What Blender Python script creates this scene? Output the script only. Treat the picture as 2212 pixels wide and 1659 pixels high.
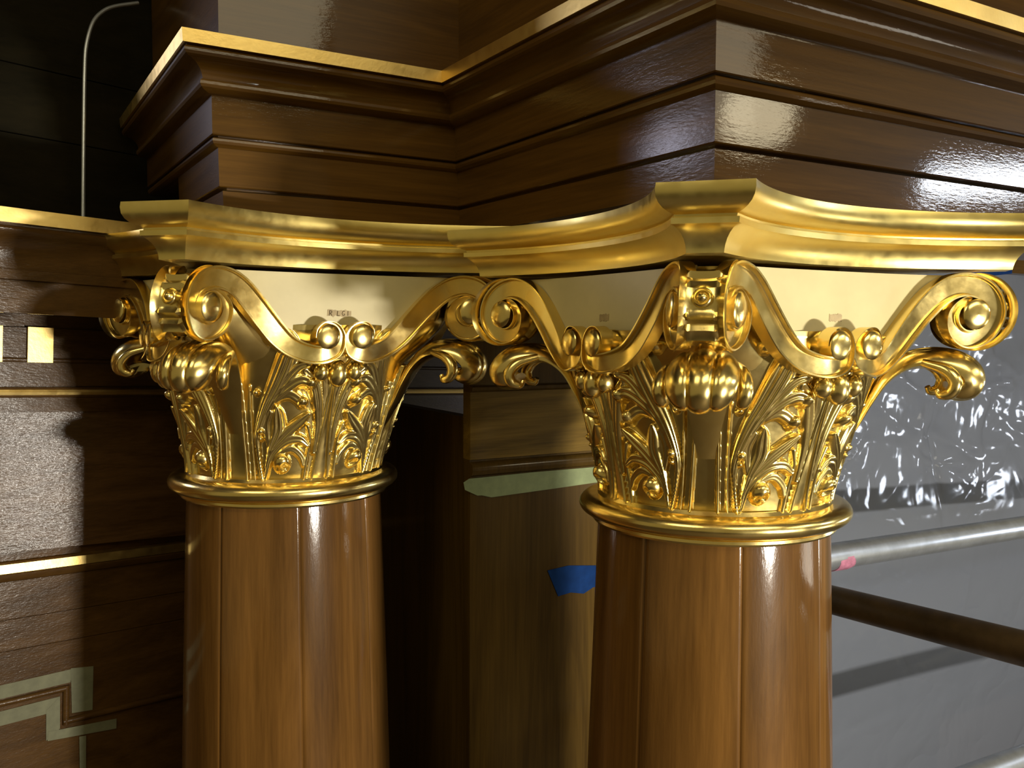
import bpy, math, random
import numpy as np
from mathutils import Matrix, Vector

random.seed(7)
for o in list(bpy.data.objects):
    bpy.data.objects.remove(o, do_unlink=True)
SC = bpy.context.scene
COL = SC.collection
EYE = 1.55                                   # camera height over the scaffold deck (metres)
OFF = np.array([0.0, 0.0, EYE])

# ------------------------------------------------------------------ camera
YAW, PITCH, ROLL = math.radians(59.21), math.radians(-3.5), math.radians(0.3)
_fw = np.array([math.cos(YAW) * math.cos(PITCH), math.sin(YAW) * math.cos(PITCH), math.sin(PITCH)])
_r0 = np.array([math.sin(YAW), -math.cos(YAW), 0.0])
_u0 = np.cross(_r0, _fw)
_r = math.cos(ROLL) * _r0 + math.sin(ROLL) * _u0
_u = -math.sin(ROLL) * _r0 + math.cos(ROLL) * _u0
cam_data = bpy.data.cameras.new('camera')
cam_data.sensor_width = 36.0
cam_data.lens = 1930.0 / 2212.0 * 36.0
cam_data.clip_start = 0.02
cam = bpy.data.objects.new('camera', cam_data)
COL.objects.link(cam)
M = Matrix(((_r[0], _u[0], -_fw[0], 0.0), (_r[1], _u[1], -_fw[1], 0.0), (_r[2], _u[2], -_fw[2], EYE), (0, 0, 0, 1)))
cam.matrix_world = M
SC.camera = cam

# ------------------------------------------------------------------ world, lights, exposure
SC.view_settings.view_transform = 'Standard'
SC.view_settings.look = 'None'
SC.view_settings.gamma = 1.0
SC.view_settings.use_curve_mapping = False
SC.view_settings.exposure = 0.0
world = bpy.data.worlds.new('world')
SC.world = world
world.use_nodes = True
world.node_tree.nodes['Background'].inputs[0].default_value = (0.200, 0.162, 0.075, 1)
world.node_tree.nodes['Background'].inputs[1].default_value = 1.0


def lamp(name, loc, target, power, color, sx, sy=None):
    d = bpy.data.lights.new(name, 'AREA')
    d.energy = power
    d.color = color
    d.shape = 'RECTANGLE' if sy else 'DISK'
    d.size = sx
    if sy:
        d.size_y = sy
    o = bpy.data.objects.new(name, d)
    COL.objects.link(o)
    o.location = Vector(loc) + Vector(OFF)
    o.rotation_euler = (Vector(target) - Vector(loc)).to_track_quat('-Z', 'Y').to_euler()
    return o


lamp('work_light_low', (1.13, -1.523, -0.575), (0.5, 1.0, -0.05), 60.0, (1.0, 0.93, 0.80), 0.19, 0.06)
lamp('work_light_beside', (1.301, -1.625, -0.575), (0.5, 1.0, -0.05), 14.0, (1.0, 0.93, 0.82), 0.10, 0.06)
lamp('work_light_right', (2.97, -0.62, 0.455), (1.2, 0.75, 0.1), 6.0, (0.84, 0.90, 1.0), 0.32, 0.09)
lamp('warm_lamp_right', (1.714, -0.423, 0.50), (0.7, 0.8, 0.1), 1.2, (1.0, 0.86, 0.56), 0.18)
lamp('cool_lamp_right', (3.50, 0.35, -0.40), (1.6, 1.2, -0.3), 6.0, (0.80, 0.87, 1.0), 0.24, 0.18)
lamp('soft_fill_right', (2.2, -1.6, 0.95), (0.5, 1.0, 0.0), 8.0, (1.0, 0.89, 0.62), 1.0, 0.6)
lamp('low_fill_right', (2.3, -0.35, -0.60), (0.8, 0.7, 0.05), 3.0, (1.0, 0.93, 0.78), 0.5, 0.3)
lamp('cool_window_left', (-0.62, 2.35, 0.57), (0.55, 0.85, 0.2), 5.0, (0.80, 0.80, 1.0), 0.42, 0.22)
lamp('warm_fill_left', (-0.95, 0.05, 1.20), (0.55, 0.85, 0.1), 8.0, (1.0, 0.86, 0.54), 0.9, 0.7)
lamp('ceiling_bounce', (0.45, -1.0, 1.38), (0.5, 0.9, 0.0), 24.0, (1.0, 0.88, 0.58), 1.5, 1.0)

# ------------------------------------------------------------------ materials
def new_mat(name):
    m = bpy.data.materials.new(name)
    m.use_nodes = True
    nt = m.node_tree
    return m, nt, nt.nodes['Principled BSDF']


def link(nt, a, b):
    nt.links.new(a, b)


def coords(nt, scale, rot=(0, 0, 0)):
    tc = nt.nodes.new('ShaderNodeTexCoord')
    mp = nt.nodes.new('ShaderNodeMapping')
    mp.inputs['Scale'].default_value = scale
    mp.inputs['Rotation'].default_value = rot
    link(nt, tc.outputs['Object'], mp.inputs['Vector'])
    return mp.outputs['Vector']


def noise(nt, vec, scale, detail=4.0, rough=0.55, dist=0.0):
    n = nt.nodes.new('ShaderNodeTexNoise')
    n.inputs['Scale'].default_value = scale
    n.inputs['Detail'].default_value = detail
    n.inputs['Roughness'].default_value = rough
    n.inputs['Distortion'].default_value = dist
    link(nt, vec, n.inputs['Vector'])
    return n.outputs['Fac']


def ramp(nt, fac, stops):
    r = nt.nodes.new('ShaderNodeValToRGB')
    els = r.color_ramp.elements
    els[0].position, els[0].color = stops[0][0], (*stops[0][1], 1)
    els[1].position, els[1].color = stops[-1][0], (*stops[-1][1], 1)
    for p, c in stops[1:-1]:
        e = els.new(p)
        e.color = (*c, 1)
    link(nt, fac, r.inputs['Fac'])
    return r.outputs['Color']


def bump(nt, bsdf, h, strength, distance, prev=None):
    b = nt.nodes.new('ShaderNodeBump')
    b.inputs['Strength'].default_value = strength
    b.inputs['Distance'].default_value = distance
    link(nt, h, b.inputs['Height'])
    if prev is not None:
        link(nt, prev, b.inputs['Normal'])
    link(nt, b.outputs['Normal'], bsdf.inputs['Normal'])
    return b.outputs['Normal']


def mathn(nt, op, a, b=None, clamp=False):
    n = nt.nodes.new('ShaderNodeMath')
    n.operation = op
    n.use_clamp = clamp
    for i, v in enumerate((a, b)):
        if v is None:
            continue
        if isinstance(v, (int, float)):
            n.inputs[i].default_value = v
        else:
            link(nt, v, n.inputs[i])
    return n.outputs[0]


def wood(name, grain, dark, light, coat_rough=0.12, rough=0.42, bump_s=0.25, coat=0.7, pore=0.5, fine=1.0):
    """Varnished timber; grain = axis ('x','y','z') the fibres run along."""
    m, nt, b = new_mat(name)
    st = {'x': (0.08, 1, 1), 'y': (1, 0.08, 1), 'z': (1, 1, 0.08)}[grain]
    v = coords(nt, st)
    n1 = noise(nt, v, 16 * fine, 5, 0.6, 1.4)
    v2 = coords(nt, {'x': (0.03, 1, 1), 'y': (1, 0.03, 1), 'z': (1, 1, 0.03)}[grain])
    n2 = noise(nt, v2, 260 * fine, 3, 0.6)
    mixv = mathn(nt, 'ADD', mathn(nt, 'MULTIPLY', n1, 0.72), mathn(nt, 'MULTIPLY', n2, 0.28))
    mid = tuple(0.5 * (a + c) for a, c in zip(dark, light))
    c = ramp(nt, mixv, [(0.34, dark), (0.50, mid), (0.66, light)])
    link(nt, c, b.inputs['Base Color'])
    b.inputs['Roughness'].default_value = rough
    b.inputs['Specular IOR Level'].default_value = 0.06
    b.inputs['Coat Weight'].default_value = coat
    b.inputs['Coat Roughness'].default_value = coat_rough
    v3 = coords(nt, {'x': (0.22, 1, 1), 'y': (1, 0.22, 1), 'z': (1, 1, 0.22)}[grain])
    n3 = noise(nt, v3, 420, 3, 0.6)
    n4 = noise(nt, v3, 70, 2, 0.5)
    h = mathn(nt, 'ADD', mathn(nt, 'MULTIPLY', n3, pore), mathn(nt, 'MULTIPLY', n4, 0.6))
    nb = bump(nt, b, h, bump_s, 0.0012)
    link(nt, nb, b.inputs['Coat Normal'])
    return m


def gold(name, col=(0.92, 0.74, 0.30), rough=0.20, bump_s=0.12, scale=180, lines=None):
    m, nt, b = new_mat(name)
    v = coords(nt, (1, 1, 1))
    n1 = noise(nt, v, 22, 4, 0.6)
    c = ramp(nt, n1, [(0.30, tuple(x * k for x, k in zip(col, (0.96, 0.92, 0.82)))), (0.7, col)])
    link(nt, c, b.inputs['Base Color'])
    b.inputs['Metallic'].default_value = 1.0
    n2 = noise(nt, v, 60, 3, 0.6)
    rr = ramp(nt, n2, [(0.3, (rough * 0.85,) * 3), (0.75, (rough * 1.2,) * 3)])
    link(nt, rr, b.inputs['Roughness'])
    n3 = noise(nt, v, scale, 3, 0.6)
    bump(nt, b, n3, bump_s, 0.0012)
    return m


def plain(name, col, rough=0.6, metal=0.0, var=0.15, scale=40, bump_s=0.0, spec=0.4):
    m, nt, b = new_mat(name)
    v = coords(nt, (1, 1, 1))
    n = noise(nt, v, scale, 4, 0.6)
    c = ramp(nt, n, [(0.3, tuple(x * (1 - var) for x in col)), (0.7, tuple(min(1, x * (1 + var)) for x in col))])
    link(nt, c, b.inputs['Base Color'])
    b.inputs['Roughness'].default_value = rough
    b.inputs['Metallic'].default_value = metal
    b.inputs['Specular IOR Level'].default_value = spec
    if bump_s:
        bump(nt, b, noise(nt, v, scale * 6, 3, 0.6), bump_s, 0.001)
    return m


OAK_D, OAK_L = (0.052, 0.0235, 0.0036), (0.120, 0.058, 0.0090)
WOODX = wood('varnished_wood_x', 'x', OAK_D, OAK_L, coat_rough=0.05, bump_s=0.13, coat=0.5)
WOODY = wood('varnished_wood_y', 'y', OAK_D, OAK_L, coat_rough=0.16, bump_s=0.20)
WOODZ = wood('column_wood', 'z', (0.072, 0.032, 0.0065), (0.165, 0.077, 0.017), coat_rough=0.09, bump_s=0.16)
PIERW = wood('pier_wood', 'z', (0.046, 0.025, 0.0048), (0.105, 0.060, 0.0115), coat_rough=0.14, bump_s=0.06, coat=0.35)
PANELW = wood('panel_wood', 'x', (0.042, 0.020, 0.005), (0.095, 0.046, 0.011), coat_rough=0.20, bump_s=0.45)
DARKW = wood('dark_wood', 'x', (0.020, 0.013, 0.005), (0.040, 0.026, 0.010), coat_rough=0.4, bump_s=0.1)
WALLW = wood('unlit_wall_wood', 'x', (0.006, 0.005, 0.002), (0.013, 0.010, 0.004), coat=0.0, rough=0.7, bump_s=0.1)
GOLD = gold('burnished_gold', rough=0.23, bump_s=0.04, scale=140)
GOLDA = gold('satin_gold_abacus', col=(0.91, 0.75, 0.28), rough=0.33, bump_s=0.02, scale=90)
GOLDF = gold('flat_gold_leaf', col=(0.86, 0.64, 0.24), rough=0.36, bump_s=0.10)
CREAM = plain('cream_gesso', (0.53, 0.46, 0.25), 0.42, var=0.07, scale=18, bump_s=0.05)
SHADOWW = plain('gap_timber', (0.05, 0.03, 0.015), 0.8)
INK = plain('pencil_mark', (0.10, 0.07, 0.035), 0.8)
SMUDGE = plain('label_smudge', (0.36, 0.28, 0.15), 0.6, var=0.2, scale=120)
GREENT = plain('green_masking_tape', (0.22, 0.265, 0.115), 0.55, var=0.12, scale=60)
TANT = plain('pale_masking_tape', (0.14, 0.14, 0.08), 0.6, var=0.15, scale=60)
BLUET = plain('blue_painters_tape', (0.004, 0.030, 0.13), 0.7, var=0.2, scale=60, spec=0.1)
STEEL = plain('galvanised_steel', (0.46, 0.49, 0.53), 0.34, 0.75, var=0.15, scale=30, bump_s=0.06)
RUST = plain('brown_steel', (0.085, 0.058, 0.032), 0.5, 0.3, var=0.4, scale=16, bump_s=0.1)
DECK = plain('deck_boards', (0.10, 0.075, 0.05), 0.7, var=0.3, scale=12)
CEIL = plain('ceiling_plaster', (0.07, 0.055, 0.035), 0.8, var=0.2, scale=6)


def plastic():
    m, nt, b = new_mat('plastic_sheeting')
    b.inputs['Base Color'].default_value = (0.38, 0.42, 0.51, 1)
    b.inputs['Roughness'].default_value = 0.11
    b.inputs['Specular IOR Level'].default_value = 0.6
    tr = nt.nodes.new('ShaderNodeBsdfTranslucent')
    tr.inputs['Color'].default_value = (0.5, 0.5, 0.52, 1)
    tp = nt.nodes.new('ShaderNodeBsdfTransparent')
    m1 = nt.nodes.new('ShaderNodeMixShader')
    m1.inputs[0].default_value = 0.35
    link(nt, b.outputs[0], m1.inputs[1])
    link(nt, tr.outputs[0], m1.inputs[2])
    m2 = nt.nodes.new('ShaderNodeMixShader')
    m2.inputs[0].default_value = 0.36
    link(nt, m1.outputs[0], m2.inputs[1])
    link(nt, tp.outputs[0], m2.inputs[2])
    link(nt, m2.outputs[0], nt.nodes['Material Output'].inputs[0])
    v = coords(nt, (1, 1, 1))
    n = noise(nt, v, 4.5, 3, 0.5, 0.6)
    bump(nt, b, mathn(nt, 'ABSOLUTE', mathn(nt, 'SUBTRACT', n, 0.5)), 0.5, 0.03)
    return m


PLASTIC = plastic()

# ------------------------------------------------------------------ mesh helpers
def np_mesh(name, v, f, mat, parent=None, smooth=True, angle=40.0, origin=None):
    """One mesh object from world-space points (camera-height origin); f is an (n,4) array or list of tuples."""
    v = np.asarray(v, float) + OFF
    o_loc = np.zeros(3)
    if parent is not None:
        o_loc = np.array(parent_loc(parent))
    elif origin is not None:
        o_loc = np.asarray(origin, float) + OFF
    v = v - o_loc
    me = bpy.data.meshes.new(name)
    if isinstance(f, np.ndarray):
        n = len(f)
        k = f.shape[1]
        me.vertices.add(len(v))
        me.vertices.foreach_set('co', v.astype(np.float32).ravel())
        me.loops.add(n * k)
        me.loops.foreach_set('vertex_index', f.astype(np.int32).ravel())
        me.polygons.add(n)
        me.polygons.foreach_set('loop_start', np.arange(0, n * k, k, dtype=np.int32))
        me.update(calc_edges=True)
        me.validate()
    else:
        me.from_pydata([tuple(p) for p in v], [], [tuple(q) for q in f])
        me.update()
    me.materials.append(mat)
    if smooth:
        me.shade_smooth()
        if angle < 179:
            me.set_sharp_from_angle(angle=math.radians(angle))
    o = bpy.data.objects.new(name, me)
    COL.objects.link(o)
    if parent is not None:
        o.parent = parent
    else:
        o.location = o_loc
    return o


def parent_loc(p):
    loc = Vector(p.location)
    while p.parent is not None:
        p = p.parent
        loc = loc + p.location
    return loc


def tag(o, label=None, cat=None, group=None, kind=None):
    if label:
        o['label'] = label
    if cat:
        o['category'] = cat
    if group:
        o['group'] = group
    if kind:
        o['kind'] = kind
    return o


def thing(name, loc, label, cat, group=None):
    o = bpy.data.objects.new(name, None)
    o.empty_display_size = 0.05
    COL.objects.link(o)
    o.location = Vector(loc) + Vector(OFF)
    return tag(o, label, cat, group)


class MB:
    def __init__(self):
        self.v, self.f = [], []

    def add(self, verts, faces):
        b = len(self.v)
        self.v += [tuple(p) for p in verts]
        self.f += [tuple(b + i for i in q) for q in faces]

    def prism(self, loop_a, loop_b, caps=True):
        n = len(loop_a)
        fs = [(i, (i + 1) % n, n + (i + 1) % n, n + i) for i in range(n)]
        if caps:
            fs += [tuple(range(n))[::-1], tuple(range(n, 2 * n))]
        self.add(list(loop_a) + list(loop_b), fs)

    def box(self, lo, hi, fn=None):
        x0, y0, z0 = lo
        x1, y1, z1 = hi
        c = [(x0, y0, z0), (x1, y0, z0), (x1, y1, z0), (x0, y1, z0), (x0, y0, z1), (x1, y0, z1), (x1, y1, z1), (x0, y1, z1)]
        if fn:
            c = [fn(*p) for p in c]
        self.add(c, [(0, 3, 2, 1), (4, 5, 6, 7), (0, 1, 5, 4), (1, 2, 6, 5), (2, 3, 7, 6), (3, 0, 4, 7)])

    def tube(self, pts, r, seg=20):
        pts = [np.array(p, float) for p in pts]
        rings = []
        up = np.array([0.0, 0.0, 1.0])
        prev = None
        for i, p in enumerate(pts):
            t = pts[min(i + 1, len(pts) - 1)] - pts[max(i - 1, 0)]
            t /= np.linalg.norm(t)
            if prev is None:
                a = np.cross(t, up if abs(t @ up) < 0.95 else np.array([1.0, 0, 0]))
            else:
                a = prev - t * (prev @ t)
            a /= np.linalg.norm(a)
            prev = a
            b = np.cross(t, a)
            rr = r[i] if isinstance(r, (list, tuple)) else r
            rings.append([p + rr * (math.cos(2 * math.pi * k / seg) * a + math.sin(2 * math.pi * k / seg) * b) for k in range(seg)])
        verts = [q for rg in rings for q in rg]
        fs = []
        for i in range(len(rings) - 1):
            for k in range(seg):
                k2 = (k + 1) % seg
                fs.append((i * seg + k, i * seg + k2, (i + 1) * seg + k2, (i + 1) * seg + k))
        fs.append(tuple(range(seg))[::-1])
        fs.append(tuple((len(rings) - 1) * seg + k for k in range(seg)))
        self.add(verts, fs)

    def build(self, name, mat, parent=None, smooth=True, angle=40.0, origin=None):
        return np_mesh(name, self.v, self.f, mat, parent, smooth, angle, origin)


def grid_faces(nu, nv, closed_u=False):
    iu = np.arange(nu if closed_u else nu - 1)
    iv = np.arange(nv - 1)
    a, b = np.meshgrid(iu, iv, indexing='ij')
    a2 = (a + 1) % nu
    return np.stack([a * nv + b, a2 * nv + b, a2 * nv + b + 1, a * nv + b + 1], -1).reshape(-1, 4)


def crom(pts, n=8):
    """Catmull-Rom through rows of pts."""
    P = np.asarray(pts, float)
    P = np.vstack([2 * P[0] - P[1], P, 2 * P[-1] - P[-2]])
    out = []
    for i in range(1, len(P) - 2):
        for k in range(n):
            t = k / n
            out.append(0.5 * (2 * P[i] + (P[i + 1] - P[i - 1]) * t + (2 * P[i - 1] - 5 * P[i] + 4 * P[i + 1] - P[i + 2]) * t * t
                              + (3 * P[i] - P[i - 1] - 3 * P[i + 1] + P[i + 2]) * t ** 3))
    out.append(P[-2])
    return np.array(out)


# ------------------------------------------------------------------ the setting
mb = MB()
mb.box((-3.2, -2.6, -1.60), (4.2, 3.2, -1.55))
tag(mb.build('floor', DECK, smooth=False), kind='structure')
mb = MB()
mb.box((-3.2, -2.6, 1.45), (4.2, 3.2, 1.50))
tag(mb.build('ceiling', CEIL, smooth=False), kind='structure')

mb = MB()
mb.box((1.30, 2.20, -1.55), (4.2, 2.26, 1.45))
tag(mb.build('wall_right', plain('far_wall', (0.10, 0.10, 0.11), 0.8), smooth=False), kind='structure')

# added light blocker, out of view beside and behind the camera: it shades everything above the capitals from the floor lamps
mb = MB()
mb.box((0.35, -0.58, -0.262), (2.30, -0.555, 0.05))
tag(mb.build('light_blocker', DECK, smooth=False), kind='structure')

# frame of the wall behind the left column
E1 = np.array([0.9726, 0.2285, -0.0425])
E3 = np.array([0.0414, 0.0097, 0.9991])
EN = np.array([0.2287, -0.9735, 0.0])
Q0 = np.array([0.1551, 1.5634, -0.0031])


def pw(a, b, c):
    return Q0 + a * E1 + b * E3 + c * EN


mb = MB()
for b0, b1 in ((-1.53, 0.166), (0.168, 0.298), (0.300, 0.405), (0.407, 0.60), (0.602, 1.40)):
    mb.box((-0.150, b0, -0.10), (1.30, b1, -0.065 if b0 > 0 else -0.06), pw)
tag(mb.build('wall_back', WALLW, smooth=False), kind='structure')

# ------------------------------------------------------------------ entablature
XL, XI, YI, YO = 0.250, 0.5808, 1.135, 0.6167


def corners(d, end=1.622):
    return [np.array([XL - d, end]), np.array([XL - d, YI - d]), np.array([XI - d, YI - d]), np.array([XI - d, YO - d]), np.array([XI + 2.4, YO - d])]


ent = thing('entablature', (XI, YO, 0.112), 'stepped dark varnished wood entablature with gilded top fillet above both gilded capitals', 'entablature')
PROFILES = [
    ('gilded_fillet', [(0.3443, 0.0412), (0.3289, 0.0401)], 'gold', 'flat gold strip'),
    ('cornice_moulding', [(0.3289, 0.0365), (0.3272, 0.034), (0.3262, 0.0365), (0.3240, 0.0380), (0.3210, 0.0380), (0.3180, 0.0362), (0.3160, 0.0325),
                          (0.3150, 0.0280), (0.3125, 0.0222), (0.3080, 0.0172), (0.3030, 0.0143), (0.2970, 0.0128), (0.2957, 0.0150),
                          (0.2940, 0.0162), (0.2905, 0.0166), (0.2872, 0.0150), (0.2845, 0.0110), (0.2828, 0.0050), (0.2818, 0.0)], 'wood', None),
    ('frieze_board', [(0.2818, 0.0), (0.2362, -0.0002), (0.2352, -0.0015)], 'wood', None),
    ('bead_moulding', [(0.2352, -0.0090), (0.2327, -0.0090), (0.2323, -0.0025), (0.2308, -0.0008), (0.2280, -0.0004), (0.2250, -0.0018), (0.2226, -0.0050), (0.2214, -0.0088)], 'wood', None),
    ('fascia_board', [(0.2214, -0.0088), (0.1752, -0.0098), (0.1742, -0.0110)], 'wood', None),
    ('lower_board', [(0.1742, -0.0215), (0.1706, -0.0215), (0.1700, -0.0150), (0.1120, -0.0165)], 'wood', None),
]
RUNW = [WOODY, WOODX, WOODY, WOODX]
for nm, prof, kind, lab in PROFILES:
    for k in range(4):
        pr = [(max(z, 0.1340 if k < 3 else 0.1170), d) for z, d in prof]
        loop = pr + [(pr[-1][0], -0.045), (pr[0][0], -0.045)]
        end = 1.40 if nm in ('fascia_board', 'lower_board') else 1.622
        la = [np.array([*corners(d, end)[k], z]) for z, d in loop]
        lb = [np.array([*corners(d)[k + 1], z]) for z, d in loop]
        mb = MB()
        mb.prism(la, lb)
        o = mb.build(nm, GOLDF if kind == 'gold' else RUNW[k], ent, angle=28)
        if lab:
            o['label'] = lab
# panels standing on the cornice, and the soffit boards below
for k in range(4):
    for nm, z0, z1, d0, d1 in (('upper_panel', 0.3430, 1.44, -0.012, -0.045), ('soffit_board', 0.1310, 0.1480, -0.020, -0.32)):
        lp = [(z1, d0), (z0, d0), (z0, d1), (z1, d1)]
        if nm == 'soffit_board' and k in (0, 2):
            continue
        mb = MB()
        mb.prism([np.array([*corners(d)[k], z]) for z, d in lp], [np.array([*corners(d)[k + 1], z]) for z, d in lp])
        mb.build(nm, RUNW[k] if nm == 'soffit_board' else (WOODY if k % 2 == 0 else WOODX), ent, smooth=False)

# ------------------------------------------------------------------ capitals
BELL = [(-0.010, 0.1215), (0.010, 0.1225), (0.030, 0.1255), (0.050, 0.1300), (0.080, 0.1375), (0.110, 0.1455), (0.135, 0.1535), (0.160, 0.1620), (0.190, 0.1700)]


BELL_C = crom(BELL, 12)


def bell_r(z):
    return np.interp(z, BELL_C[:, 0], BELL_C[:, 1])


_S = np.linspace(0, 0.21, 421)
_PH = math.radians(44.0) * (_S / 0.21) ** 2.4
_PX = np.concatenate([[0], np.cumsum(np.cos(0.5 * (_PH[1:] + _PH[:-1])) * np.diff(_S))])
_PY = np.concatenate([[0], np.cumsum(np.sin(0.5 * (_PH[1:] + _PH[:-1])) * np.diff(_S))])
ARC_D = _PX[-1] - _PY[-1] + 0.010


def arc_pt(s, off=0.0):
    """Point of the -y face's plan curve at arc length s (it swings out towards the horns), pushed outward by off."""
    s = np.asarray(s, float)
    a = np.abs(s)
    sg = np.where(s < 0, -1.0, 1.0)
    ph = np.interp(a, _S, _PH)
    x, y = np.interp(a, _S, _PX), -(ARC_D + np.interp(a, _S, _PY))
    return np.array([sg * (x - np.sin(ph) * off), y - np.cos(ph) * off])


# acanthus drawing for one eighth of the bell: (height at root, height at tip, flutes, [(x, y, width)]); base line y=725, corner axis left, face axis right
STROKES = [
    (0.0070, 0.0065, 0, [(598, 728, 19), (577, 520, 19), (558, 330, 17), (545, 230, 12)]),
    (0.0050, 0.0050, 0, [(638, 728, 14), (620, 560, 13), (610, 380, 12), (606, 300, 8)]),
    (0.0070, 0.0140, 4, [(676, 728, 20), (652, 610, 26), (646, 520, 42), (682, 405, 70), (742, 290, 104), (782, 195, 112), (796, 130, 88), (765, 84, 66), (718, 92, 40)]),
    (0.0090, 0.0130, 2, [(690, 415, 34), (765, 300, 56), (828, 226, 58), (882, 208, 34)]),
    (0.0080, 0.0135, 2, [(664, 480, 26), (704, 380, 50), (784, 308, 66), (846, 276, 66), (896, 290, 54)]),
    (0.0070, 0.0125, 1, [(684, 432, 22), (732, 362, 42), (795, 338, 52), (856, 372, 52)]),
    (0.0075, 0.0105, 2, [(924, 600, 26), (938, 470, 44), (930, 370, 62), (905, 285, 66), (866, 240, 48)]),
    (0.0060, 0.0060, 0, [(876, 728, 24), (890, 630, 24), (902, 545, 22), (890, 480, 26)]),
    (0.0070, 0.0105, 3, [(690, 660, 18), (712, 575, 44), (742, 500, 84), (742, 435, 72), (740, 396, 26)]),
    (0.0075, 0.0110, 2, [(712, 590, 26), (782, 515, 62), (846, 462, 58), (888, 426, 26)]),
    (0.0065, 0.0095, 1, [(700, 560, 22), (686, 470, 44), (706, 415, 34)]),
    (0.0070, 0.0090, 2, [(688, 712, 18), (712, 618, 40), (778, 548, 60), (848, 536, 54), (892, 566, 26)]),
    (0.0060, 0.0080, 1, [(752, 600, 22), (815, 580, 40), (862, 615, 38), (872, 655, 18)]),
    (0.0075, 0.0070, 0, [(914, 728, 18), (958, 510, 20), (988, 320, 18), (994, 270, 12)]),
    (0.0055, 0.0085, 1, [(960, 430, 24), (968, 330, 40), (955, 250, 50), (930, 190, 40)]),
]
BALLS = [(766, 642, 46, 0.0135), (893, 291, 32, 0.0155), (856, 372, 31, 0.0150), (700, 95, 34, 0.0150), (878, 208, 24, 0.0135), (664, 500, 21, 0.0115), (664, 532, 13, 0.0100), (640, 330, 17, 0.0090)]
HOLES = [(782, 660, 17, 0.0075), (748, 664, 12, 0.0030)]
_relief_cache = {}


def relief(nt=156, nz=200):
    """Height of the carved foliage over one eighth of the bell: t 0 (corner) .. 1 (face centre)."""
    if 'g' in _relief_cache:
        return _relief_cache['g']
    t = np.linspace(0, 1, nt)
    y = np.linspace(732, 40, nz)
    T, Y = np.meshgrid(t, y, indexing='ij')
    xc = 540 - (725 - Y) * 0.06
    xf = 955 + (725 - Y) * 0.108
    X = xc + T * (xf - xc)
    Z = 0.012 + (725 - Y) * 0.000268
    H = np.zeros_like(X)
    for a0, a1, fl, pts in STROKES:
        P = crom(pts, 14)
        u = np.linspace(0, 1, len(P))
        best = np.full(X.shape, 1e9)
        hh = np.zeros_like(X)
        sg = np.zeros_like(X)
        for i in range(len(P) - 1):
            sx, sy = P[i + 1, 0] - P[i, 0], P[i + 1, 1] - P[i, 1]
            dx, dy = X - P[i, 0], Y - P[i, 1]
            k = np.clip((dx * sx + dy * sy) / (sx * sx + sy * sy), 0, 1)
            w = 0.5 * (P[i, 2] + (P[i + 1, 2] - P[i, 2]) * k)
            ex, ey = dx - k * sx, dy - k * sy
            d2 = (ex * ex + ey * ey) / (w * w)
            m = d2 < best
            best = np.where(m, d2, best)
            hh = np.where(m, a0 + (a1 - a0) * (u[i] + (u[i + 1] - u[i]) * k) ** 1.3, hh)
            sg = np.where(m, np.sign(dx * sy - dy * sx), sg)
        d = np.sqrt(best)
        prof = np.clip(1 - d ** 2.2, 0, 1) ** 0.5
        if fl:
            q = np.clip(d, 0, 1) * sg
            prof = prof * (1 - 0.17 * (0.5 + 0.5 * np.cos(math.pi * q * fl)) ** 2)
        H = np.maximum(H, hh * prof)
    for bx, by, br, amp in BALLS:
        d2 = ((X - bx) ** 2 + (Y - by) ** 2) / br ** 2
        H = np.maximum(H, amp * np.clip(1 - d2, 0, 1) ** 0.5)
    for bx, by, br, dep in HOLES:
        d2 = ((X - bx) ** 2 + (Y - by) ** 2) / br ** 2
        H = H - dep * np.exp(-(d2 ** 2) * 1.2)
    H = np.maximum(H, 0.0) * np.clip((732 - Y) / 10, 0, 1)
    _relief_cache['g'] = (T, Z, H)
    return _relief_cache['g']


# volute band drawn on the face: (s, z, full width)
BAND = [(0.0300, 0.1825, 0.006), (0.0285, 0.1900, 0.007), (0.0215, 0.1950, 0.008), (0.0120, 0.1925, 0.010), (0.0060, 0.1830, 0.013), (0.0085, 0.1715, 0.016),
        (0.0180, 0.1640, 0.019), (0.0320, 0.1622, 0.0205), (0.0480, 0.1655, 0.0215), (0.0630, 0.1725, 0.0225), (0.0780, 0.1850, 0.0255), (0.0935, 0.2015, 0.0265),
        (0.1090, 0.2180, 0.0270), (0.1245, 0.2320, 0.0265), (0.1410, 0.2410, 0.0255), (0.1590, 0.2436, 0.0245), (0.1765, 0.2385, 0.0235), (0.1875, 0.2270, 0.0225),
        (0.1905, 0.2120, 0.0215), (0.1835, 0.1970, 0.0205), (0.1700, 0.1885, 0.0195), (0.1555, 0.1900, 0.0180), (0.1450, 0.1995, 0.0160), (0.1427, 0.2125, 0.0135),
        (0.1490, 0.2225, 0.0095), (0.1590, 0.2280, 0.0080), (0.1690, 0.2270, 0.0060)]
BAND = [((0.0215 + (s - 0.0195) * 1.14 if i < 6 else s), (0.1825 + (z - 0.1835) * 1.14 if i < 6 else z), w) for i, (s, z, w) in enumerate(BAND)]
BAND_C = crom(BAND, 7)
VOL_EYE, SCR_EYE = (0.1675, 0.2135), (0.0215, 0.1825)


def band_low(s):
    """Lower limit of the cream panel: the middle of the band."""
    s = abs(s)
    pts = [(0.0, 0.163), (0.018, 0.164), (0.032, 0.1622), (0.048, 0.1655), (0.063, 0.1725), (0.078, 0.185), (0.0935, 0.2015), (0.109, 0.218), (0.1245, 0.2325), (0.141, 0.242), (0.17, 0.244)]
    return float(np.interp(s, [p[0] for p in pts], [p[1] for p in pts]))


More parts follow.
